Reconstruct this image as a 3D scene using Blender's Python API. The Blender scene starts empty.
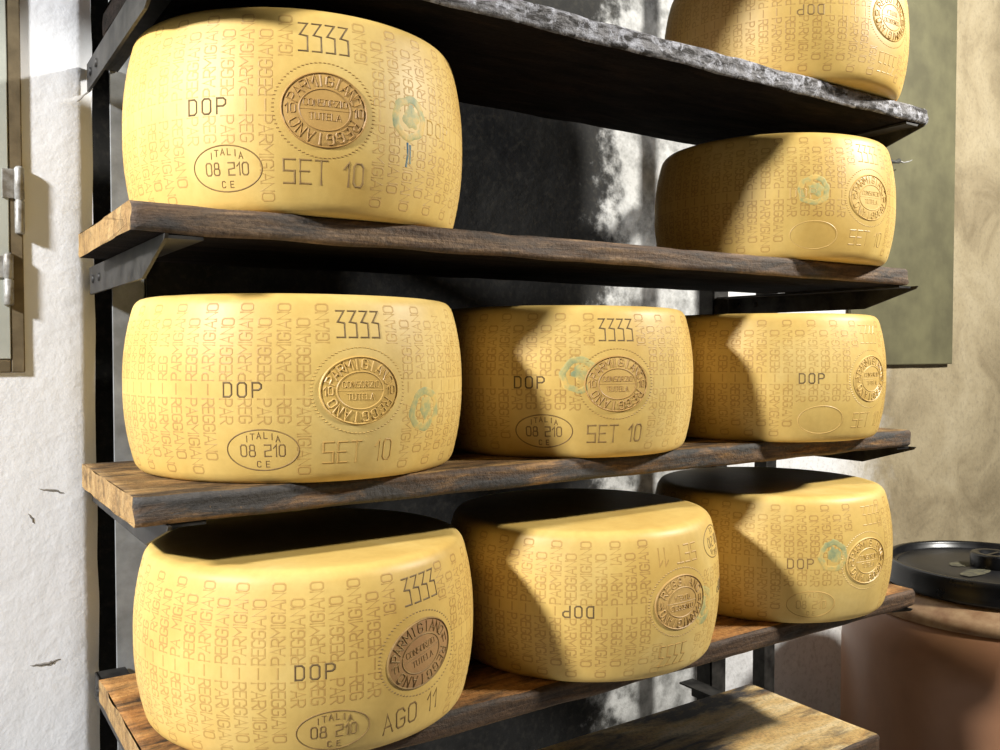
import bpy, bmesh, math, random
from mathutils import Vector, Matrix, noise
D = bpy.data
S = bpy.context.scene
C = S.collection
R_ = math.radians
EYE = 1.40            # camera height above the floor

# ------------------------------------------------------------------ materials
class NT:
    def __init__(s, name, rough=.6, spec=.4, metal=0.):
        s.m = D.materials.new(name); s.m.use_nodes = True
        s.t = s.m.node_tree; s.b = s.t.nodes['Principled BSDF']
        s.b.inputs['Roughness'].default_value = rough
        s.b.inputs['Specular IOR Level'].default_value = spec
        s.b.inputs['Metallic'].default_value = metal
        s.tc = s.t.nodes.new('ShaderNodeTexCoord')
    def n(s, ty, **kw):
        x = s.t.nodes.new(ty)
        for k, v in kw.items(): setattr(x, k, v)
        return x
    def lk(s, a, b): s.t.links.new(a, b)
    def coord(s, scale=(1, 1, 1), loc=(0, 0, 0), rnd=True):
        mp = s.n('ShaderNodeMapping'); mp.inputs['Scale'].default_value = scale
        mp.inputs['Location'].default_value = loc
        if rnd:
            oi = s.n('ShaderNodeObjectInfo'); ad = s.n('ShaderNodeVectorMath', operation='ADD')
            mu = s.n('ShaderNodeMath', operation='MULTIPLY'); mu.inputs[1].default_value = 37.
            s.lk(oi.outputs['Random'], mu.inputs[0]); s.lk(s.tc.outputs['Object'], ad.inputs[0])
            s.lk(mu.outputs[0], ad.inputs[1]); s.lk(ad.outputs[0], mp.inputs['Vector'])
        else:
            s.lk(s.tc.outputs['Object'], mp.inputs['Vector'])
        return mp.outputs[0]
    def noise(s, vec, scale, detail=4, rough=.55, dist=0.):
        x = s.n('ShaderNodeTexNoise'); x.inputs['Scale'].default_value = scale
        x.inputs['Detail'].default_value = detail; x.inputs['Roughness'].default_value = rough
        x.inputs['Distortion'].default_value = dist
        s.lk(vec, x.inputs['Vector']); return x.outputs['Fac']
    def ramp(s, fac, stops):
        x = s.n('ShaderNodeValToRGB'); e = x.color_ramp.elements
        for i, (p, c) in enumerate(stops):
            if i < 2: el = e[i]; el.position = p
            else: el = e.new(p)
            el.color = (*c, 1) if len(c) == 3 else c
        s.lk(fac, x.inputs[0]); return x.outputs[0]
    def mix(s, fac, a, b, mode='MIX'):
        x = s.n('ShaderNodeMix', data_type='RGBA', blend_type=mode)
        for i, v in ((0, fac), (6, a), (7, b)):
            if isinstance(v, (int, float)): x.inputs[i].default_value = v
            elif isinstance(v, tuple): x.inputs[i].default_value = (*v, 1)
            else: s.lk(v, x.inputs[i])
        return x.outputs[2]
    def col(s, c):
        if isinstance(c, tuple): s.b.inputs['Base Color'].default_value = (*c, 1)
        else: s.lk(c, s.b.inputs['Base Color'])
    def bump(s, h, strength=.3, dist=.002):
        x = s.n('ShaderNodeBump'); x.inputs['Strength'].default_value = strength
        x.inputs['Distance'].default_value = dist
        s.lk(h, x.inputs['Height']); s.lk(x.outputs[0], s.b.inputs['Normal'])
    def rough(s, fac, lo, hi):
        x = s.n('ShaderNodeMapRange'); x.inputs['To Min'].default_value = lo; x.inputs['To Max'].default_value = hi
        s.lk(fac, x.inputs[0]); s.lk(x.outputs[0], s.b.inputs['Roughness'])

def g(v): return (v, v, v)
def mat_rind(name, a, b, c, rough=.46, bump=.10):
    k = NT(name, rough, .35)
    v = k.coord(); vz = k.coord((6, 6, 1.2))
    n1 = k.noise(v, 5.5, 4, .6, .4); n2 = k.noise(vz, 7, 3, .6); n3 = k.noise(v, 120, 3, .6)
    base = k.ramp(n1, [(.30, a), (.52, b), (.72, c)])
    base = k.mix(k.ramp(n2, [(.45, g(0.)), (.75, g(.35))]), base, a)
    base = k.mix(k.ramp(n3, [(.35, g(.10)), (.6, g(0.))]), base, (a[0]*.6, a[1]*.55, a[2]*.5))
    k.col(base); k.rough(n1, rough-.08, rough+.12)
    k.bump(n3, bump, .0012)
    return k.m
RIND = mat_rind('rind', (.57, .36, .09), (.67, .46, .135), (.73, .54, .20))
LETTER = mat_rind('rind_letters', (.40, .23, .06), (.52, .32, .09), (.62, .42, .135), .5)
EMBOSS = mat_rind('rind_embossed', (.50, .31, .085), (.60, .39, .12), (.66, .45, .15), .42)
SEALTAN = mat_rind('seal_tan', (.44, .255, .075), (.54, .33, .10), (.63, .41, .14), .46, .3)
SEALPALE = mat_rind('seal_pale', (.56, .34, .085), (.66, .435, .12), (.72, .50, .17), .46, .2)
SEALLINE = mat_rind('seal_line', (.30, .165, .05), (.40, .235, .07), (.50, .31, .10), .5)
SEALBROWN = mat_rind('seal_brown', (.27, .135, .055), (.36, .19, .075), (.48, .29, .11), .5, .3)
def mat_plain(name, c, rough=.6, spec=.3, metal=0., var=.3, sc=40, bump=.0, c2=None):
    k = NT(name, rough, spec, metal); v = k.coord(); n = k.noise(v, sc, 5, .6)
    c2 = c2 or tuple(x*(1-var) for x in c)
    k.col(k.ramp(n, [(.35, c2), (.65, c)])); k.rough(n, rough-.1, rough+.1)
    if bump: k.bump(n, bump, .002)
    return k.m
INK = mat_plain('mark_dark', (.115, .075, .035), .6, .2, 0, .5, 90, 0, (.20, .13, .05))
INKBROWN = mat_plain('mark_brown', (.20, .12, .045), .6, .2, 0, .4, 90, 0, (.30, .19, .065))
k = NT('green_ink', .55, .3); v = k.coord()
n = k.noise(v, 45, 4, .65)
k.col(k.ramp(n, [(.32, (.25, .29, .15)), (.47, (.44, .40, .16)), (.60, (.68, .46, .13))])); GREEN = k.m
k = NT('blue_ink', .55, .3); v = k.coord(); n = k.noise(v, 60, 4, .65)
k.col(k.ramp(n, [(.38, (.06, .16, .26)), (.70, (.45, .42, .20))])); BLUE = k.m

def mat_wood(name, cols, grime, lo, hi, scale=(1.6, 9, 22), gsc=9, bump=.6, rough=.72, fleck=None):
    k = NT(name, rough, .25)
    v = k.coord(scale); vo = k.coord(); vs = k.coord((3, 10, 14))
    w = k.noise(v, 5, 6, .62, .6)
    c = k.ramp(w, [(.28, cols[0]), (.5, cols[1]), (.70, cols[2])])
    gm = k.noise(vs, gsc*.35, 6, .66, .5)
    c = k.mix(k.ramp(gm, [(lo, g(0.)), (hi, g(1.))]), c, grime)
    if fleck:
        f = k.noise(vo, 70, 5, .7, .3)
        c = k.mix(k.ramp(f, [(fleck[1], g(0.)), (fleck[1]+.10, g(.85))]), c, fleck[0])
    fine = k.noise(vo, 160, 4, .7)
    c = k.mix(k.ramp(fine, [(.3, g(.45)), (.55, g(0.))]), c, tuple(x*.35 for x in grime))
    k.col(c)
    mx = k.n('ShaderNodeMath', operation='ADD'); k.lk(w, mx.inputs[0]); k.lk(gm, mx.inputs[1])
    mx2 = k.n('ShaderNodeMath', operation='ADD'); k.lk(mx.outputs[0], mx2.inputs[0]); k.lk(fine, mx2.inputs[1])
    k.bump(mx2.outputs[0], bump, .003); k.rough(gm, rough-.18, rough+.12)
    return k.m
BROWN = ((.16, .075, .028), (.34, .17, .06), (.55, .33, .13))
TOPW = ((.15, .08, .03), (.29, .17, .065), (.47, .31, .125))
W_TOP = mat_wood('board_top', TOPW, (.05, .032, .018), .40, .60, (1.2, 8, 8))
W_TOPD = mat_wood('board_top_dark', ((.20, .08, .025), (.42, .20, .06), (.60, .34, .12)), (.04, .026, .016), .44, .66, (1.2, 8, 8))
W_END = mat_wood('board_end', ((.22, .125, .05), (.36, .22, .085), (.48, .32, .14)), (.08, .05, .025), .50, .74, (9, 9, 3))
W_FA = mat_wood('board_front_flaking', ((.14, .13, .125), (.27, .26, .26), (.46, .46, .50)), (.045, .04, .036), .46, .58, (6, 10, 14), 26, .9, .75, ((.56, .56, .60), .52))
W_FB = mat_wood('board_front_worn', ((.06, .036, .022), (.15, .095, .058), (.34, .22, .12)), (.075, .066, .058), .46, .66, (1.6, 9, 26), 9, .6, .7)
W_FC = mat_wood('board_front_grimy', ((.06, .036, .02), (.15, .09, .05), (.40, .22, .08)), (.072, .066, .06), .40, .56, (2, 9, 22), 9, .6, .7, ((.45, .26, .09), .66))
W_FD = mat_wood('board_front_dark', ((.05, .03, .02), (.10, .06, .035), (.20, .115, .06)), (.05, .042, .035), .45, .65, (1.6, 9, 24), 9, .6, .62)
W_E = mat_wood('board_pale', ((.40, .21, .065), (.66, .44, .17), (.82, .66, .38)), (.055, .048, .044), .49, .60, (1.2, 5, 5), 2.6, .4, .62)
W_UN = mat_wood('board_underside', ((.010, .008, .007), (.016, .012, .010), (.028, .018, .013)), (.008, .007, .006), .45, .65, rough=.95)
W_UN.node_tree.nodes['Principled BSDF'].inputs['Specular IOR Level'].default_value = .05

STEEL = mat_plain('grimy_steel', (.06, .056, .05), .55, .3, .3, .7, 30, .25, (.014, .013, .012))
STEELG = mat_plain('grey_painted_steel', (.33, .34, .34), .55, .35, .0, .5, 22, .2, (.20, .205, .2))

def mat_wall(name, cols, stain, lo, hi, big=2.2, bump=.5, spots=True):
    k = NT(name, .85, .2); v = k.coord(rnd=False)
    n1 = k.noise(v, big, 6, .62, .5); n2 = k.noise(v, 14, 5, .6); n3 = k.noise(v, 90, 4, .6)
    c = k.ramp(n1, [(.3, cols[0]), (.6, cols[1])])
    c = k.mix(k.ramp(n2, [(lo, g(0.)), (hi, g(1.))]), c, stain)
    if spots:
        n4 = k.noise(v, 33, 3, .5, 1.5)
        c = k.mix(k.ramp(n4, [(.74, g(0.)), (.80, g(.6))]), c, tuple(x*.5 for x in stain))
    k.col(c)
    a = k.n('ShaderNodeMath', operation='MULTIPLY_ADD'); a.inputs[1].default_value = .25
    k.lk(n3, a.inputs[0]); k.lk(n2, a.inputs[2]); k.bump(a.outputs[0], bump, .012)
    return k.m
WHITE = mat_wall('white_plaster', ((.88, .90, .93), (.91, .925, .95)), (.77, .76, .73), .64, .88, 2.2, .2)
FLOOR = mat_wall('concrete_floor', ((.22, .21, .19), (.32, .31, .29)), (.12, .11, .10), .5, .8)

# back wall: dark mouldy plaster with the rack's shade painted in, whitewash further right, warm plaster at far right
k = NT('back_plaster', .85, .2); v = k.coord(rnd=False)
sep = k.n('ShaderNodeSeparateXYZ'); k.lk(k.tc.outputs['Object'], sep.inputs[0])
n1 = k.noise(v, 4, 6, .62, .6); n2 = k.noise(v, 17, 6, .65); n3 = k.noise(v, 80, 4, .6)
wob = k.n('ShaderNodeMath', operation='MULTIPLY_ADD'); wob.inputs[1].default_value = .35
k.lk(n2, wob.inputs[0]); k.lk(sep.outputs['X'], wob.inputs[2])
shaded_mould = k.ramp(n1, [(.35, (.014, .014, .014)), (.65, (.036, .035, .032))])  # mouldy grey darkened further, the rack's shade put into the colour
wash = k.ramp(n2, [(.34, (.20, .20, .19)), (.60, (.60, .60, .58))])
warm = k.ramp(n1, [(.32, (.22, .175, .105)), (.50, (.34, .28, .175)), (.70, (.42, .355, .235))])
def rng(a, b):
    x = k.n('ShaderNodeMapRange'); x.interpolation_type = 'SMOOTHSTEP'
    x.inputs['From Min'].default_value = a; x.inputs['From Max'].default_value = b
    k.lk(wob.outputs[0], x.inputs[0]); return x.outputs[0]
c = k.mix(rng(1.38, 1.48), shaded_mould, wash); c = k.mix(rng(1.70, 1.80), c, k.ramp(n2, [(.3, (.72, .72, .71)), (.6, (.84, .84, .84))])); c = k.mix(rng(2.18, 2.5), c, warm)  # palest whitewash band paints in light falling past the rack's right end
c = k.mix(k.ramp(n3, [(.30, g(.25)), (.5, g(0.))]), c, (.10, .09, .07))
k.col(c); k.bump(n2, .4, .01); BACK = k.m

OLIVE = mat_plain('olive_sheet', (.15, .14, .075), .55, .3, 0, .25, 9, .05, (.105, .097, .055))
SHUT = mat_plain('shutter_paint', (.50, .52, .46), .55, .3, 0, .15, 12, .1)
FRAMEB = mat_plain('shutter_frame', (.20, .155, .09), .6, .3, 0, .4, 30, .3)
HINGE = mat_plain('hinge_metal', (.48, .48, .46), .5, .4, .3, .5, 60, .4, (.20, .18, .15))
RUST = mat_plain('rust_stain', (.60, .50, .30), .8, .2, 0, .3, 25, .3, (.78, .74, .64))
LID = mat_plain('black_plastic', (.007, .007, .008), .30, .4, 0, .4, 25, .05)
LIDTOP = mat_plain('dusty_black_plastic', (.012, .012, .013), .40, .35, 0, .5, 18, .1, (.006, .006, .007))
DUST = mat_plain('pale_dust', (.12, .11, .065), .8, .2, 0, .7, 70, .2, (.05, .048, .04))
k = NT('brown_plastic', .38, .45); v = k.coord(); n = k.noise(v, 3.5, 5, .6, .4)
k.col(k.ramp(n, [(.3, (.20, .095, .046)), (.7, (.31, .15, .075))])); BARREL = k.m
SHOULDER_LIGHT = mat_plain('barrel_shoulder_light', (.36, .24, .13), .5, .3, 0, .3, 22, .1, (.22, .12, .06))  # paler tone paints lamp light onto the barrel's shoulder
PIPE = mat_plain('dark_pipe', (.10, .10, .09), .5, .4, .3, .4, 40)

# ------------------------------------------------------------------ helpers
def link(name, me, parent=None, mats=(), smooth=False):
    o = D.objects.new(name, me); C.objects.link(o)
    for m in mats: me.materials.append(m)
    if smooth:
        me.polygons.foreach_set('use_smooth', [True]*len(me.polygons))
    if parent: o.parent = parent
    return o
def obj(name, bm, mats, parent=None, smooth=False):
    bmesh.ops.recalc_face_normals(bm, faces=bm.faces[:])
    me = D.meshes.new(name); bm.to_mesh(me); bm.free()
    return link(name, me, parent, mats if isinstance(mats, (list, tuple)) else [mats], smooth)
def empty(name, loc, label=None, cat=None, group=None):
    o = D.objects.new(name, None); C.objects.link(o); o.location = loc; o.empty_display_size = .05
    tag(o, label, cat, group); return o
def tag(o, label=None, cat=None, group=None, kind=None):
    if label: o['label'] = label
    if cat: o['category'] = cat
    if group: o['group'] = group
    if kind: o['kind'] = kind
    return o
def box(bm, lo, hi, bev=0., mi=0):
    r = bmesh.ops.create_cube(bm, size=1)['verts']
    for v in r:
        v.co = Vector([(lo[i]+hi[i])/2 + v.co[i]*(hi[i]-lo[i]) for i in range(3)])
    fs = list({f for v in r for f in v.link_faces})
    if bev:
        es = list({e for v in r for e in v.link_edges})
        q = bmesh.ops.bevel(bm, geom=es, offset=bev, segments=2, affect='EDGES', profile=.5)
        fs = q['faces']
    for f in fs: f.material_index = mi
def lathe(bm, prof, n=64, mi=0, center=(0, 0, 0)):
    rings = []
    for r, z in prof:
        if r < 1e-6: rings.append([bm.verts.new((center[0], center[1], center[2]+z))])
        else: rings.append([bm.verts.new((center[0]+r*math.cos(2*math.pi*i/n), center[1]+r*math.sin(2*math.pi*i/n), center[2]+z)) for i in range(n)])
    for a, b in zip(rings, rings[1:]):
        for i in range(n):
            j = (i+1) % n
            if len(a) == 1 and len(b) == 1: continue
            if len(a) == 1: f = bm.faces.new((a[0], b[j], b[i]))
            elif len(b) == 1: f = bm.faces.new((a[i], a[j], b[0]))
            else: f = bm.faces.new((a[i], a[j], b[j], b[i]))
            f.material_index = mi; f.smooth = True
def tube(bm, pts, r, n=8):
    pts = [Vector(p) for p in pts]; rings = []
    for i, p in enumerate(pts):
        t = (pts[min(i+1, len(pts)-1)]-pts[max(i-1, 0)]).normalized()
        u = t.orthogonal().normalized() if i == 0 else (u - t*u.dot(t)).normalized()
        w = t.cross(u); rr = r[i] if isinstance(r, (list, tuple)) else r
        rings.append([bm.verts.new(p+(u*math.cos(2*math.pi*j/n)+w*math.sin(2*math.pi*j/n))*rr) for j in range(n)])
    for a, b in zip(rings, rings[1:]):
        for j in range(n): bm.faces.new((a[j], a[(j+1) % n], b[(j+1) % n], b[j])).smooth = True
    bm.faces.new(rings[0][::-1]); bm.faces.new(rings[-1])

# ------------------------------------------------------------------ stroke lettering
O8 = [(.14, 0), (0, .15), (0, .85), (.14, 1), (.48, 1), (.62, .85), (.62, .15), (.48, 0), (.14, 0)]
PB = [(0, 0), (0, 1), (.45, 1), (.62, .86), (.62, .62), (.45, .48), (0, .48)]
GL = {
 'P': (.62, [PB]), 'R': (.62, [PB, [(.28, .48), (.62, 0)]]), 'A': (.66, [[(0, 0), (.33, 1), (.66, 0)], [(.13, .34), (.53, .34)]]),
 'M': (.8, [[(0, 0), (0, 1), (.4, .42), (.8, 1), (.8, 0)]]), 'I': (.12, [[(.06, 0), (.06, 1)]]),
 'G': (.62, [[(.62, .8), (.48, 1), (.14, 1), (0, .85), (0, .15), (.14, 0), (.48, 0), (.62, .15), (.62, .46), (.34, .46)]]),
 'N': (.62, [[(0, 0), (0, 1), (.62, 0), (.62, 1)]]), 'O': (.62, [O8]), '0': (.56, [[(x*.9, y) for x, y in O8]]),
 'E': (.56, [[(.56, 0), (0, 0), (0, 1), (.56, 1)], [(0, .52), (.46, .52)]]), 'L': (.52, [[(0, 1), (0, 0), (.52, 0)]]),
 'T': (.62, [[(0, 1), (.62, 1)], [(.31, 1), (.31, 0)]]), 'D': (.6, [[(0, 0), (0, 1), (.44, 1), (.6, .84), (.6, .16), (.44, 0), (0, 0)]]),
 'S': (.6, [[(.6, 1), (0, 1), (0, .52), (.6, .52), (.6, 0), (0, 0)]]), 'C': (.6, [[(.6, .84), (.46, 1), (.14, 1), (0, .85), (0, .15), (.14, 0), (.46, 0), (.6, .16)]]),
 'U': (.62, [[(0, 1), (0, .15), (.14, 0), (.48, 0), (.62, .15), (.62, 1)]]), 'Z': (.6, [[(0, 1), (.6, 1), (0, 0), (.6, 0)]]),
 '1': (.26, [[(0, .72), (.26, 1), (.26, 0)]]), '2': (.58, [[(0, 1), (.58, 1), (.58, .56), (0, .46), (0, 0), (.58, 0)]]),
 '3': (.62, [[(0, 1), (.62, 1), (.08, .58), (.62, .54), (.62, 0), (0, 0)]]),
 '8': (.56, [[(.1, .52), (.06, .64), (.06, .9), (.16, 1), (.4, 1), (.5, .9), (.5, .64), (.46, .52), (.1, .52), (0, .4), (0, .12), (.12, 0), (.44, 0), (.56, .12), (.56, .4), (.46, .52)]]), '-': (.4, [[(0, .5), (.4, .5)]]), ' ': (.4, []),
}
def lay(text, h, sp=.28):
    """polylines of a line of text starting at x=0; returns (lines, width)"""
    x = 0; out = []
    for ch in text:
        w, st = GL[ch]
        out.append([[((x+a)*h, b*h) for a, b in s] for s in st])
        x += w+sp
    return out, (x-sp)*h
def centred(text, h, sp=.28, sq=1.):
    L, w = lay(text, h, sp)
    return [[((a-w/2)*sq, b-h/2) for a, b in s] for gl in L for s in gl]

class Wheel:
    """cheese wheel: barrel body with vertical dotted lettering in its mesh, stamps as parts"""
    def __init__(s, X, Y, Z, R, H, az, label, tilt=0., flip=False):
        s.R, s.H, s.flip, s.az = R, H, flip, (-az if flip else az)
        s.rnd = random.Random(label)
        s.label = label; s.loc = (X, Y, Z)
    def r(s, z):
        t = abs(2*z/s.H-1)
        r = s.R*(1-.075*t**2.2)
        e = .0115; d = min(z, s.H-z)
        if d < e: r -= e*(1-math.sqrt(max(0, 1-((e-d)/e)**2)))*.75
        return r
    def P(s, az, z, off=0.):
        z = min(max(z, 0), s.H); a = R_(az); r = s.r(z)+off
        # slow unevenness of the rind, a property of the wheel
        p = (r*math.sin(a), -r*math.cos(a), z)
        return s.T(p)
    def T(s, p):
        return (-p[0], p[1], s.H-p[2]) if s.flip else p
    def strokes(s, bm, lines, az0, z0, w, hgt, mi=0, rot=0., base=.0):
        """ridged ribbons along polylines (u to the right, v up) centred at az0, z0"""
        cr, sr = math.cos(rot), math.sin(rot)
        for ln in lines:
            pts = [Vector((a*cr-b*sr, a*sr+b*cr)) for a, b in ln]
            # subdivide long spans so they hug the drum
            q = [pts[0]]
            for a, b in zip(pts, pts[1:]):
                m = max(1, int((b-a).length/.012))
                for i in range(1, m+1): q.append(a.lerp(b, i/m))
            closed = (q[0]-q[-1]).length < 1e-6 and len(q) > 3
            rows = []
            N = len(q)
            for i, p in enumerate(q):
                a = q[i-1] if i else (q[-2] if closed else q[0]); b = q[i+1] if i < N-1 else (q[1] if closed else q[-1])
                d1 = (p-a); d2 = (b-p)
                if d1.length < 1e-9: d1 = d2
                if d2.length < 1e-9: d2 = d1
                d1.normalize(); d2.normalize()
                n = Vector((-d1.y-d2.y, d1.x+d2.x))
                if n.length < 1e-6: n = Vector((-d1.y, d1.x))
                n.normalize(); c = max(.5, n.dot(Vector((-d1.y, d1.x)))); n *= w/2/c
                e = Vector((0, 0))
                if not closed and i == 0: e = -d2*w*.4
                if not closed and i == N-1: e = d1*w*.4
                row = []
                for o_, h_ in ((-1, base), (0, hgt), (1, base)):
                    u = p+e+n*o_
                    row.append(bm.verts.new(s.P(az0+math.degrees(u.x/s.R), z0+u.y, h_)))
                rows.append(row)
            for A, B in zip(rows, rows[1:]):
                for j in (0, 1):
                    f = bm.faces.new((A[j], A[j+1], B[j+1], B[j])); f.material_index = mi; f.smooth = False
    def patch(s, bm, a, b, az0, z0, off, mi=0, rot=0., n=40, m=8, inner=0., edge=0., wob=0.):
        """filled (or ring) ellipse lying on the rind, domed down at its edge"""
        cr, sr = math.cos(rot), math.sin(rot); rings = []
        for i in range(m+1):
            t = inner+(1-inner)*i/m; ring = []
            for j in range(n if t > 1e-6 else 1):
                th = 2*math.pi*j/n
                k_ = 1+wob*noise.noise(Vector((math.cos(th)*2+az0, math.sin(th)*2, z0*50)))
                x, y = a*t*math.cos(th)*k_, b*t*math.sin(th)*k_
                u, v = x*cr-y*sr, x*sr+y*cr
                h = off if i < m else edge
                if inner and i == 0: h = edge
                ring.append(bm.verts.new(s.P(az0+math.degrees(u/s.R), z0+v, h)))
            rings.append(ring)
        for A, B in zip(rings, rings[1:]):
            for j in range(n):
                l = (j+1) % n
                if len(A) == 1: f = bm.faces.new((A[0], B[j], B[l]))
                else: f = bm.faces.new((A[j], B[j], B[l], A[l]))
                f.material_index = mi; f.smooth = True
    def build(s, seal=SEALTAN, num=INK, dop=INK, oval=INKBROWN, ovaltext=True, date='SET 10', datem=INKBROWN,
              green=None, blue=False, dz=(0, 0, 0), sealrot=0., daterot=0., numrot=0., dop2=None, yr='10', dopdark=True):
        H, R, az = s.H, s.R, s.az; k = H/.2
        bm = bmesh.new()
        n = 216; prof = []
        m = 30
        zs = [H*i/m for i in range(m+1)]
        zs = sorted(set([.0, .0015, .004, .008, .012, .018, H-.018, H-.012, H-.008, H-.004, H-.0015, H] + zs[3:-3]))
        rings = []
        for z in zs: rings.append([bm.verts.new(s.P(360*i/n, z)) for i in range(n)])
        r0 = s.r(0)
        bottom = [[bm.verts.new(s.T((r0*f*math.sin(2*math.pi*i/n), -r0*f*math.cos(2*math.pi*i/n), .0015*(1-f)*2 if f < .9 else 0))) for i in range(n)] for f in (.5, .96)]
        top = [[bm.verts.new(s.T((r0*f*math.sin(2*math.pi*i/n), -r0*f*math.cos(2*math.pi*i/n), H+dzz))) for i in range(n)] for f, dzz in ((.985, .0004), (.93, .0002), (.80, -.001), (.5, -.0015))]
        allr = bottom+rings+top
        for A, B in zip(allr, allr[1:]):
            for i in range(n):
                j = (i+1) % n; f = bm.faces.new((A[i], A[j], B[j], B[i])); f.smooth = True
        bm.faces.new(allr[0]); bm.faces.new(allr[-1])
        bmesh.ops.recalc_face_normals(bm, faces=bm.faces[:])
        # columns of lettering: one word reading up from mid-height, the other reading down
        zc = H/2
        clear = [(az, zc, 26.0, .2), ]
        za = H/2-.0635; doz = [(az-34.5, zc, .024, .010), (az-29, za, .043, .027)]
        if dop2: doz.append((az+42.2, zc, .024, .010))
        for c_ in range(64):
            da = (c_*5.625+180) % 360-180; a0 = az+da
            even = c_ % 2 == 0
            ki = round(da/5.625)
            if abs(ki) <= 1: continue
            up, dn = ('PARMIGIANO', 'REGGIANO') if even else ('REGGIANO', 'PARMIGIANO')
            
            hgt = .0132
            for word, sgn in ((up, 1), (dn, -1)):
                L, w = lay(word, hgt, .155)
                x0 = .0095*k
                for gi, gl in enumerate(L):
                    lines = []
                    for st in gl:
                        if sgn > 0: ln = [(-(b-hgt/2), x0+a*.875*k) for a, b in st]
                        else: ln = [((b-hgt/2), -(x0+a*.875*k)) for a, b in st]
                        lines.append(ln)
                    if not lines: continue
                    cu = sum(p[0] for l in lines for p in l)/sum(len(l) for l in lines)
                    cv = sum(p[1] for l in lines for p in l)/sum(len(l) for l in lines)
                    if abs(ki) == 2 and not (sgn > 0 and gi >= len(L)-6): continue
                    hit = False
                    for (qa, qz, qw, qh) in doz:
                        du = ((a0-qa+180) % 360-180)*math.pi/180*R
                        if abs(du) < qw and abs(zc+cv-qz) < qh+.002: hit = True
                    if hit or s.rnd.random() < .006: continue
                    s.strokes(bm, lines, a0, zc, .0021, .00018, 1)
            hl = [(-.0000, -.0052*k), (.0000, .0052*k)]
            if abs(ki) > 2 and not any(abs(((a0-q[0]+180) % 360-180)*math.pi/180*R) < q[2] and abs(zc-q[1]) < q[3] for q in doz):
                s.strokes(bm, [hl], a0, zc, .0021, .00018, 1)
        me = D.meshes.new('cheese_wheel'); bm.to_mesh(me); bm.free()
        root = link('cheese_wheel', me, None, [RIND, LETTER]); root.location = s.loc
        tag(root, s.label, 'cheese', 'aged cheese wheels on the rack boards')
        def part(name, fn, mats, label=None):
            b = bmesh.new(); fn(b)
            me = D.meshes.new(name); b.to_mesh(me); b.free()
            o = link(name, me, root, mats)
            if label: o['label'] = label
            return o
        part('producer_number', lambda b: s.strokes(b, centred('3333', .028*k, .34, .50), az+dz[0], .168*k, .0020, .0005, 0, numrot), [num], 'four stamped figures 3333')
        part('origin_mark', lambda b: s.strokes(b, centred('DOP', .0145*k, .44), az-34.5, zc, .0021, .0005), [dop], 'stamped letters DOP')
        if dop2: part('origin_mark', lambda b: s.strokes(b, centred('DOP', .0145*k, .44), az+42.2, zc, .0021, .0005), [dop2], 'pressed letters DOP repeated')
        if date:
            part('date_mark', lambda b: s.strokes(b, centred(date, .022*k, .30, .80), az+dz[1], .0335+max(0, H-.204)*.7, .0024, .0005, 0, daterot), [datem], 'stamped date '+date)
        def health(b):
            e = [(.0385*math.cos(t*math.pi/24), .0215*k*math.sin(t*math.pi/24)) for t in range(49)]
            e[-1] = e[0]
            s.strokes(b, [e], az-29, za, .0016, .0005)
            if ovaltext:
                s.strokes(b, centred('08 210', .0122, .26, .92), az-29, za-.0005, .0017, .0004)
                for i, ch in enumerate('ITALIA'):
                    t = R_(90+40-i*16); u, v = .0255*math.cos(t), .0155*k*math.sin(t)
                    s.strokes(b, [[(x+u, y+v) for x, y in l] for l in centred(ch, .0062)], az-29, za, .0012, .0004, 0)
                s.strokes(b, [[(x, y-.0148*k) for x, y in l] for l in centred('C E', .0062)], az-29, za, .0012, .0004)
        part('health_mark', health, [oval], 'oval inspection stamp')
        sz = H/2-.002
        A, B = .0445, .0355*k
        def sealf(b):
            s.patch(b, A, B, az, sz, .0006, 0, sealrot)
            def el(a_, b_, nn=60): 
                e = [(a_*math.cos(t*2*math.pi/nn), b_*math.sin(t*2*math.pi/nn)) for t in range(nn)]; return e+[e[0]]
            s.strokes(b, [el(A, B)], az, sz, .0026, .0014, 1, sealrot, 0.)
            s.strokes(b, [el(A*.60, B*.56)], az, sz, .0020, .0013, 1, sealrot, .0005)
            # dotted circle around the seal
            for t in range(72):
                th = 2*math.pi*t/72; u, v = .0535*math.cos(th), .0455*k*math.sin(th)
                s.strokes(b, [[(u-.0006, v), (u+.0006, v)]], az, sz, .0014, .0005, 1)
            def arc(text, a0, a1):
                for i, ch in enumerate(text):
                    t = R_(a0+(a1-a0)*i/(len(text)-1)); u, v = A*.80*math.cos(t), B*.79*math.sin(t)
                    tx = math.atan2(B*math.cos(t), -A*math.sin(t))+math.pi
                    c_, s_ = math.cos(tx), math.sin(tx)
                    ls = [[(x*c_-y*s_+u, x*s_+y*c_+v) for x, y in l] for l in centred(ch, .0098*k)]
                    s.strokes(b, ls, az, sz, .0020, .0014, 1, sealrot, .0005)
            arc('PARMIGIANO', 158, 22); arc('REGGIANO', -28, -152)
            for sg in (-1, 1):
                s.strokes(b, [[(x+sg*A*.80, y) for x, y in l] for l in centred(yr, .0085*k, .3)], az, sz, .0017, .0013, 1, sealrot, .0005)
            s.strokes(b, [[(x, y+.0065*k) for x, y in l] for l in centred('CONSORZIO', .0062*k, .2)], az, sz, .0012, .0011, 1, sealrot, .0005)
            s.strokes(b, [[(x, y-.0065*k) for x, y in l] for l in centred('TUTELA', .0062*k, .24)], az, sz, .0012, .0011, 1, sealrot, .0005)
            s.strokes(b, [[(-A*.58, 0), (A*.58, 0)]], az, sz, .0012, .0010, 1, sealrot, .0005)
        part('oval_seal', sealf, [seal, INKBROWN if seal is SEALBROWN else (EMBOSS if seal is SEALPALE else SEALLINE)], 'pressed oval seal with lettering round its edge')
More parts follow.
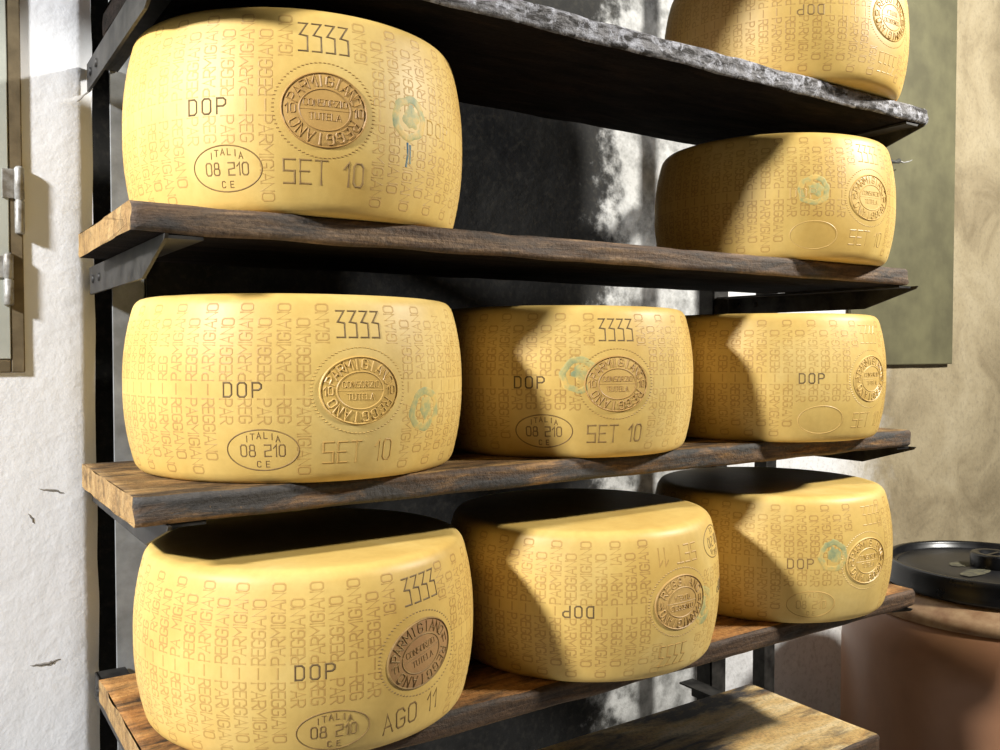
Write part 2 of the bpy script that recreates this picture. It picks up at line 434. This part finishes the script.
        if green:
            ga, gz = green; ga = -ga if s.flip else ga; gz = H-gz if s.flip else gz
            def gf(b):
                s.patch(b, .0255, .0245, ga, gz, .00028, 0, .4, 48, 6, .62, -.0001, .14)
                s.patch(b, .012, .013, ga+.6, gz+.001, .00028, 0, .4, 30, 4, 0., -.0001, .5)
                if blue: s.strokes(b, [[(-.004, -.028), (-.003, -.040), (-.0045, -.052)], [(0, -.030), (.001, -.048)]], ga, gz, .0032, .0005, 1)
            part('ink_stamp', gf, [GREEN, BLUE], 'faded green ink ring')
        return root

zA, zB, zC, zD, zE = [EYE+v for v in (.4206, .1435, -.1425, -.419, -.6725)]
Wheel(.4107, 1.0718, zB, .205, .2166, -13.5, 'yellow cheese wheel stamped SET 10 at left of second board, empty space beside it').build(
    seal=SEALTAN, green=(15, .112), blue=True, dop2=EMBOSS)
Wheel(1.282, 1.03, zA, .204, .2, 2.9, 'cheese wheel on the topmost board, cut off by the picture edge, stamps upside down', flip=True).build(
    seal=SEALPALE, num=EMBOSS, dop=INKBROWN, oval=EMBOSS, date='SET 10', datem=EMBOSS, dop2=INKBROWN)
Wheel(1.274, 1.044, zB, .203, .198, -2.4, 'cheese wheel standing alone at the right end of the second board, half in shade').build(
    seal=SEALPALE, num=EMBOSS, dop=LETTER, oval=EMBOSS, ovaltext=False, date='SET 10', datem=EMBOSS, green=(-32.3, .104))
Wheel(.4095, 1.0745, zC, .2065, .2025, -2.6, 'yellow cheese wheel at the left of the third board, leftmost of three standing there').build(
    seal=SEALPALE, date='SET 10', datem=LETTER, green=(22, .075))
Wheel(.8155, 1.057, zC, .195, .201, -15.4, 'yellow cheese wheel in the middle of the third board, green stamp beside seal').build(
    seal=EMBOSS, green=(-31.0, .110))
Wheel(1.230, 1.0248, zC, .199, .199, 6., 'yellow cheese wheel at the right end of the third board, dark DOP above faint oval').build(
    seal=SEALPALE, num=EMBOSS, oval=EMBOSS, ovaltext=False, datem=EMBOSS)
Wheel(.398, 1.0135, zD, .1984, .1963, 14.5, 'large cheese wheel at the lower left, stamped AGO 11 below a dark brown seal').build(
    seal=SEALBROWN, date='AGO 11', yr='11', dz=(1.2, -2.5, 0), numrot=R_(4), daterot=R_(8), sealrot=R_(14))
Wheel(.8052, .9965, zD, .196, .1913, 2.5, 'cheese wheel in the middle of the fourth board, stamped upside down, SET 11 near top', flip=True).build(
    seal=SEALTAN, num=LETTER, dop2=INK, date='SET 11', yr='11', datem=LETTER, green=(15.6, .085), dz=(3, 0, 0))
Wheel(1.227, 1.007, zD, .1984, .1945, -2., 'cheese wheel at the right end of the fourth board, beside the black barrel lid').build(
    seal=SEALPALE, num=EMBOSS, dop=INKBROWN, oval=LETTER, date=None, dz=(5, 0, 0), green=(-21.9, .108))

# ------------------------------------------------------------------ boards
def board(z, x0, x1, label, front, top=None, end=None, yf=.90, yb=1.21, th=.029, seed=0, under=W_UN, wear=.0022):
    """plank with worn, slightly wavy arrises; material by face side"""
    bm = bmesh.new(); nx = 110
    b = .004
    sec = []
    def edge(p, q, m):
        for i in range(m): t = i/m; sec.append((p[0]+(q[0]-p[0])*t, p[1]+(q[1]-p[1])*t))
    W, T = yb-yf, th
    edge((b, 0), (W-b, 0), 14); edge((W-b, 0), (W, -b), 1); edge((W, -b), (W, -T+b), 3); edge((W, -T+b), (W-b, -T), 1)
    edge((W-b, -T), (b, -T), 10); edge((b, -T), (0, -T+b), 1); edge((0, -T+b), (0, -b), 5); edge((0, -b), (b, 0), 1)
    rows = []
    for i in range(nx+1):
        t = i/nx; x = x0+(x1-x0)*t; row = []
        for (y, zz) in sec:
            v = Vector((x*9, y*30, zz*40+seed*7.3))
            onf = y < .006; d = wear if onf else 0.
            dy = d*noise.noise(v*1.0)*1.2+d*.6*noise.noise(v*3.1)
            dz_ = (wear*.7*noise.noise(Vector((x*14, y*8, seed*3.))) if zz < -.5*T else 0)
            if onf and zz > -.006: dz_ -= max(0, wear*1.2*noise.noise(Vector((x*17, 1., seed*5.))))
            xx = x
            if i in (0, nx):
                xx += .003*noise.noise(Vector((y*22, zz*60, seed+i)))
            row.append(bm.verts.new((xx-x0, y+dy, zz+dz_)))
        rows.append(row)
    n = len(sec)
    for A, B in zip(rows, rows[1:]):
        for j in range(n):
            l = (j+1) % n; f = bm.faces.new((A[j], B[j], B[l], A[l])); f.smooth = True
            ys = [sec[j], sec[l]]
            if all(p[1] > -.001 for p in ys): mi = 1
            elif all(p[1] <= -T+.0001 for p in ys): mi = 3
            elif all(p[0] < .0041 for p in ys): mi = 0
            elif all(p[0] > W-.0041 for p in ys): mi = 3
            else: mi = 1
            f.material_index = mi
    # end grain faces
    for row, flip in ((rows[0], False), (rows[-1], True)):
        f = bm.faces.new(row if not flip else row[::-1]); f.material_index = 2
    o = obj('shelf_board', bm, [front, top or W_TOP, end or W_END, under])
    o.location = (x0, yf, z)
    return tag(o, label, 'shelf', 'wooden boards of the rack')
board(zA, .2065, 1.479, 'uppermost shelf board with grey flaking front edge, under the upside down cropped wheel', W_FA, W_TOPD, W_UN, yf=.875, seed=1, wear=.003)
board(zB, .176, 1.466, 'second shelf board from the top, brown worn left end, under two cheese wheels', W_FB, W_TOP, W_END, seed=2)
board(zC, .176, 1.478, 'third shelf board, carrying three cheese wheels, sawn yellow left end', W_FC, W_TOP, W_END, seed=3)
board(zD, .193, 1.455, 'fourth shelf board, under the bottom row of three wheels, dark stained front', W_FD, W_TOPD, W_END, yf=.873, seed=4)
board(zE, .180, 1.398, 'lowest shelf board, empty, pale wood with dark grime, at the bottom edge', W_FD, W_E, W_E, seed=5, yb=1.19)

# ------------------------------------------------------------------ steel rack: posts and angle brackets
rack = empty('steel_rack', (.85, 1.34, 0), 'grimy dark steel shelving frame with angle brackets under the wooden boards', 'rack')
base = Vector(rack.location)
def rel(bm):
    for v in bm.verts: v.co -= base
    return bm
def bracket(x, z, inward, yb, length_front=.893, leg=.038, t=.0035):
    """angle iron from the back to the front, its front end cut on the slant; z = underside of the board"""
    bm = bmesh.new()
    # vertical flange
    pr = [(length_front, z-.0012), (yb, z-.0012), (yb, z-leg), (length_front+.105, z-leg), (length_front+.004, z-.006)]
    a = [bm.verts.new((x-t/2, y, zz)) for y, zz in pr]; b = [bm.verts.new((x+t/2, y, zz)) for y, zz in pr]
    bm.faces.new(a); bm.faces.new(b[::-1])
    for i in range(len(pr)):
        j = (i+1) % len(pr); bm.faces.new((a[i], b[i], b[j], a[j]))
    # horizontal flange
    box(bm, (min(x, x+inward*leg), length_front+.012, z-.0012-t), (max(x, x+inward*leg), yb, z-.0012))
    # bolt heads
    for yy in (yb-.03, yb-.075):
        lathe(bm, [(0, .004), (.006, .004), (.006, -.004), (0, -.004)], 6, 0, (0, 0, 0))
        vs = bm.verts[-14:] if hasattr(bm.verts, '__getitem__') else []
        bm.verts.ensure_lookup_table(); vs = bm.verts[-14:]
        for v in vs: c_ = v.co.copy(); v.co = Vector((x+c_.z, yy+c_.x, z-.019+c_.y))
    return obj('angle_bracket', rel(bm), STEEL, rack)
for zt, xr in ((zA, 1.46), (zB, 1.485), (zC, 1.485), (zD, 1.44), (zE, 1.38)):
    lf = .868 if zt in (zA, zD) else .893
    bracket(.208, zt-.029, 1, 1.328, lf)
    bracket(xr, zt-.029, -1, 1.328, lf)
bm = bmesh.new(); box(bm, (.21, .868, zA+.255), (1.475, 1.20, zA+.28), .003)
obj('unseen_shade_board', rel(bm), W_UN, rack)  # unseen board above the top shelf, added to shade the topmost wheel
def post(x0, x1, y0, sd, name='upright_post'):
    bm = bmesh.new(); box(bm, (x0, y0, .0), (x1, y0+.004, 2.55), .0008)
    xs = x1 if sd > 0 else x0
    box(bm, (min(xs, xs-sd*.004), y0, .0), (max(xs, xs-sd*.004), y0+.042, 2.55), .0008)
    return obj(name, rel(bm), STEELG if x0 < 1 else STEEL, rack)
post(.2355, .281, 1.330, 1)
post(1.440, 1.486, 1.330, -1)
bm = bmesh.new(); box(bm, (1.605, 1.322, 0), (1.642, 1.357, 2.55), .003); obj('upright_post', rel(bm), STEEL, rack)
for zz in (EYE-.24+.13, EYE+.28):
    bm = bmesh.new(); box(bm, (1.47, 1.335, zz), (1.61, 1.345, zz+.03), .001); obj('tie_bar', rel(bm), STEEL, rack)

# ------------------------------------------------------------------ walls, floor
YW, YB = 1.333, 1.46
def grid_wall(name, x0, x1, z0, z1, y, amp, m, thick=.12, edge_r=0., seed=0., step=.03, x_edge=None):
    bm = bmesh.new(); nx = max(2, int((x1-x0)/step)); nz = max(2, int((z1-z0)/step)); G = []
    for j in range(nz+1):
        row = []
        for i in range(nx+1):
            x = x0+(x1-x0)*i/nx; z = z0+(z1-z0)*j/nz
            d = amp*(noise.noise(Vector((x*3.1+seed, z*3.1, 0)))+.5*noise.noise(Vector((x*11+seed, z*11, 5))))
            if edge_r and x > x1-edge_r: d = abs(d)*.3+ edge_r*.5*((x-(x1-edge_r))/edge_r)**2
            row.append(bm.verts.new((x+(0.0025*noise.noise(Vector((z*13, 2.2, seed))) if i == nx and edge_r else 0), y+max(d, -amp), z)))
        G.append(row)
    for j in range(nz):
        for i in range(nx):
            bm.faces.new((G[j][i], G[j][i+1], G[j+1][i+1], G[j+1][i])).smooth = True
    # back and sides
    bk = [bm.verts.new((x, y+thick, z)) for x, z in ((x0, z0), (x1, z0), (x1, z1), (x0, z1))]
    bm.faces.new(bk[::-1])
    bm.faces.new(G[0]+[bk[1], bk[0]]); bm.faces.new(G[-1][::-1]+[bk[3], bk[2]])
    bm.faces.new([r[-1] for r in G]+[bk[2], bk[1]]); bm.faces.new([r[0] for r in G][::-1]+[bk[0], bk[3]])
    o = obj(name, bm, m); return tag(o, kind='structure')
grid_wall('wall_left', -2.0, .2135, 0, 3.2, YW+.001, .0008, WHITE, .124, .008, 3., .02)
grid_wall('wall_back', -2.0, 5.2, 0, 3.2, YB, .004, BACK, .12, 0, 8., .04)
bm = bmesh.new(); box(bm, (-3., -3., -.1), (5.2, 1.58, 0)); tag(obj('floor', bm, FLOOR), kind='structure')

# plaster crack and chips on the white wall (shapes of their own)
def wp(px, py, Y):          # point of the plane y=Y seen at a given place of the photograph
    f = 883.; yaw = R_(33.7); pit = math.atan(25/883)
    fw = Vector((math.sin(yaw)*math.cos(pit), math.cos(yaw)*math.cos(pit), -math.sin(pit)))
    rt = Vector((math.cos(yaw), -math.sin(yaw), 0)); up = rt.cross(fw)
    d = fw+rt*(px-500)/f-up*(py-375)/f; d = d*Y/d.y
    return d.x, d.z+EYE
mat_crack = mat_plain('crack_shadow', (.30, .28, .25), .9, .1)
def crack(pts, w=.0012):
    bm = bmesh.new()
    P = [Vector((*wp(x, y, YW), 0)) for x, y in pts]
    rd = random.Random(pts[0][0]); Q = [P[0]]
    for a, b in zip(P, P[1:]):
        for i in range(1, 6): Q.append(a.lerp(b, i/5)+Vector((rd.uniform(-1, 1), rd.uniform(-1, 1), 0))*.0012)
    tube(bm, [(q.x, YW+.0022, q.y) for q in Q], [w*(.4+.6*math.sin(math.pi*(i+.5)/len(Q))) for i in range(len(Q))], 6)
    tag(obj('wall_crack', bm, mat_crack), kind='structure')
# shutter with hinges, hung on the white wall at the left edge
crack([(93, 88), (80, 99), (65, 107), (60, 120)])
crack([(38, 489), (52, 490), (66, 494)], .002)
crack([(30, 666), (48, 664), (60, 660)], .0025)
crack([(28, 512), (33, 519), (36, 526)], .0018)
xr_ = wp(24, 300, YW)[0]; xi = wp(10, 300, YW)[0]; zb_ = wp(12, 368, YW)[1]
sh = empty('wall_shutter', (xr_-.3, YW, zb_), 'pale grey-green shutter in a brown frame, hinged on the white wall at the left edge', 'shutter')
sb = Vector(sh.location)
def rs(bm):
    for v in bm.verts: v.co -= sb
    return bm
bm = bmesh.new(); box(bm, (xr_-.62, YW-.0045, zb_+.012), (xi, YW+.001, zb_+1.1), .001)
box(bm, (xr_-.55, YW-.0065, zb_+.09), (xi-.05, YW-.004, zb_+.95), .001); obj('panel', rs(bm), SHUT, sh)
bm = bmesh.new(); box(bm, (xi+.0005, YW-.0035, zb_-.006), (xr_, YW+.001, zb_+1.12), .0015)
box(bm, (xr_-.64, YW-.0035, zb_-.006), (xi, YW+.001, zb_+.0115), .0015); obj('frame', rs(bm), FRAMEB, sh)
for (p0, p1) in (((22, 165), (22, 233)), ((11, 252), (11, 305))):
    x, z1 = wp(p0[0]-1, p0[1], YW-.018); x, z0 = wp(p1[0]-1, p1[1], YW-.018)
    bm = bmesh.new(); hh = z1-z0
    lathe(bm, [(0, 0), (.005, 0), (.006, .002), (.006, hh*.48), (.005, hh*.49), (.005, hh*.51), (.006, hh*.52), (.006, hh-.003), (.004, hh), (0, hh)], 20, 0, (x, YW-.0060, z0))
    h = obj('hinge', rs(bm), HINGE, sh)
    bm = bmesh.new(); box(bm, (x-.02, YW-.0065, z0+hh*.52), (x, YW-.004, z1-.004), .0006); obj('hinge_leaf', rs(bm), HINGE, h)

# olive sheet on the back wall at right
x0, _ = wp(876, 200, YB-.02); x1, zb2 = wp(953, 364, YB-.02)
bm = bmesh.new(); box(bm, (x0-.1, YB-.016, zb2), (x1+.005, YB-.006, zb2+1.9), .003)
obj_ = obj('wall_panel', bm, OLIVE); tag(obj_, 'dark olive sheet panel hanging on the plaster wall behind the right ends of the boards', 'panel')
# bent wire hook sticking out of the wall
hx, hz = wp(886, 161, YB-.06)
pp = empty('wall_hook', (hx, YB, hz), 'bent wire hook sticking out of the wall beside the right end of the second board', 'hook')
bm = bmesh.new(); tube(bm, [(-.03, 0.004, 0), (-.02, -.035, 0), (.012, -.05, .001), (.03, -.055, .004), (.045, -.058, .003), (.062, -.058, .008)], [.012, .012, .010, .006, .004, .007], 8)
obj('peg', bm, PIPE, pp)
bm = bmesh.new(); tube(bm, [(.060, -.058, .0075), (.085, -.058, .006), (.11, -.058, .012), (.125, -.058, .018)], [.003, .002, .002, .001], 6)
obj('bent_wire', bm, HINGE, pp)

# ------------------------------------------------------------------ barrel
BX, BY, BZ, BR = 2.010, 1.023, EYE-.473, .22
br = empty('plastic_barrel', (BX, BY, 0), 'brown plastic barrel with round black screw lid, right of the rack', 'barrel')
bm = bmesh.new(); rb = .315
zt = BZ-.047
prof = [(0, .0), (rb*.92, .0), (rb*.97, .02), (rb, .06)]
for z in (.2, .35, .50): prof += [(rb, z), (rb*1.012, z+.006), (rb*1.012, z+.012), (rb, z+.018)]
prof += [(rb, zt-.15), (rb*.985, zt-.105), (rb*.93, zt-.06), (rb*.83, zt-.026), (BR*1.0, zt-.008), (BR*.96, zt+.004), (BR*.95, zt+.02), (0, zt+.021)]
lathe(bm, prof, 96); body = obj('body', bm, BARREL, br)
bm = bmesh.new(); lathe(bm, [(rb*.90, zt-.046), (rb*.905, zt-.0445), (rb*.832, zt-.0245), (BR*1.004, zt-.0055), (BR*.99, zt-.004)], 96)
obj('neck', bm, SHOULDER_LIGHT, body)
bm = bmesh.new()
lathe(bm, [(BR*.965, zt-.003), (BR*1.0, zt-.004), (BR*1.035, zt-.002), (BR*1.035, zt+.005), (BR*1.014, zt+.009), (BR*1.012, BZ-.012), (BR*1.0, BZ-.003), (BR*.985, BZ), (BR*.955, BZ), (BR*.94, BZ-.004), (BR*.925, BZ-.014), (BR*.90, BZ-.017), (BR*.6, BZ-.014), (0, BZ-.012)], 96)
lid = obj('lid', bm, [LID], br)
bm = bmesh.new(); lathe(bm, [(BR*.89, BZ-.0165), (BR*.88, BZ-.0145), (BR*.6, BZ-.0125), (0, BZ-.0105)], 64)
obj('lid_face', bm, LIDTOP, lid, )
bm = bmesh.new(); kz = BZ-.0105
lathe(bm, [(.046, kz-.001), (.046, kz+.026), (.043, kz+.0295), (.028, kz+.0295), (.025, kz+.022), (0, kz+.022)], 32)
box(bm, (-.026, -.004, kz+.0215), (.026, .004, kz+.0285), .001)
obj('bung', bm, LID, lid)
for (cx_, cy_, ra, rb2) in ((-.09, -.01, .045, .02), (-.045, .05, .03, .02), (.075, -.04, .03, .016)):
    bm = bmesh.new(); vs = []
    for j in range(28):
        t = 2*math.pi*j/28; q = 1+.35*noise.noise(Vector((math.cos(t)*2, math.sin(t)*2, cx_*40)))
        vs.append(bm.verts.new((cx_+ra*q*math.cos(t), cy_+rb2*q*math.sin(t), kz-.0012+.0012)))
    c0 = bm.verts.new((cx_, cy_, kz+.001))
    for j in range(28): bm.faces.new((vs[j], vs[(j+1) % 28], c0))
    obj('dust_patch', bm, DUST, lid)

# ------------------------------------------------------------------ camera and light
cam = D.cameras.new('camera'); cam.sensor_width = 36; cam.lens = 36*.883; cam.clip_start = .02
co = D.objects.new('camera', cam); C.objects.link(co); co.location = (0, 0, EYE)
co.rotation_euler = (R_(90)-math.atan(25/883), 0, -R_(33.7)); S.camera = co
def area(name, loc, target, size, power, color, shape='DISK', size_y=None):
    l = D.lights.new(name, 'AREA'); l.shape = shape; l.size = size; l.energy = power; l.color = color
    if size_y: l.size_y = size_y
    o = D.objects.new(name, l); C.objects.link(o); o.location = loc
    o.rotation_euler = (Vector(target)-Vector(loc)).to_track_quat('-Z', 'Y').to_euler(); return o
area('aisle_lamp', (2.65, -.35, EYE+1.35), (1.4, 1., EYE-.1), .22, 98, (1., .97, .91))
area('window_light', (-2.4, .47, EYE+1.45), (.4, 1., EYE-.1), .28, 182, (.99, .99, 1.))
w = D.worlds.new('room_light'); S.world = w; w.use_nodes = True
bg = w.node_tree.nodes['Background']; bg.inputs[0].default_value = (.95, .97, 1., 1); bg.inputs[1].default_value = .022
vs_ = S.view_settings; vs_.view_transform = 'Standard'; vs_.look = 'None'; vs_.gamma = 1; vs_.use_curve_mapping = False; vs_.exposure = .25
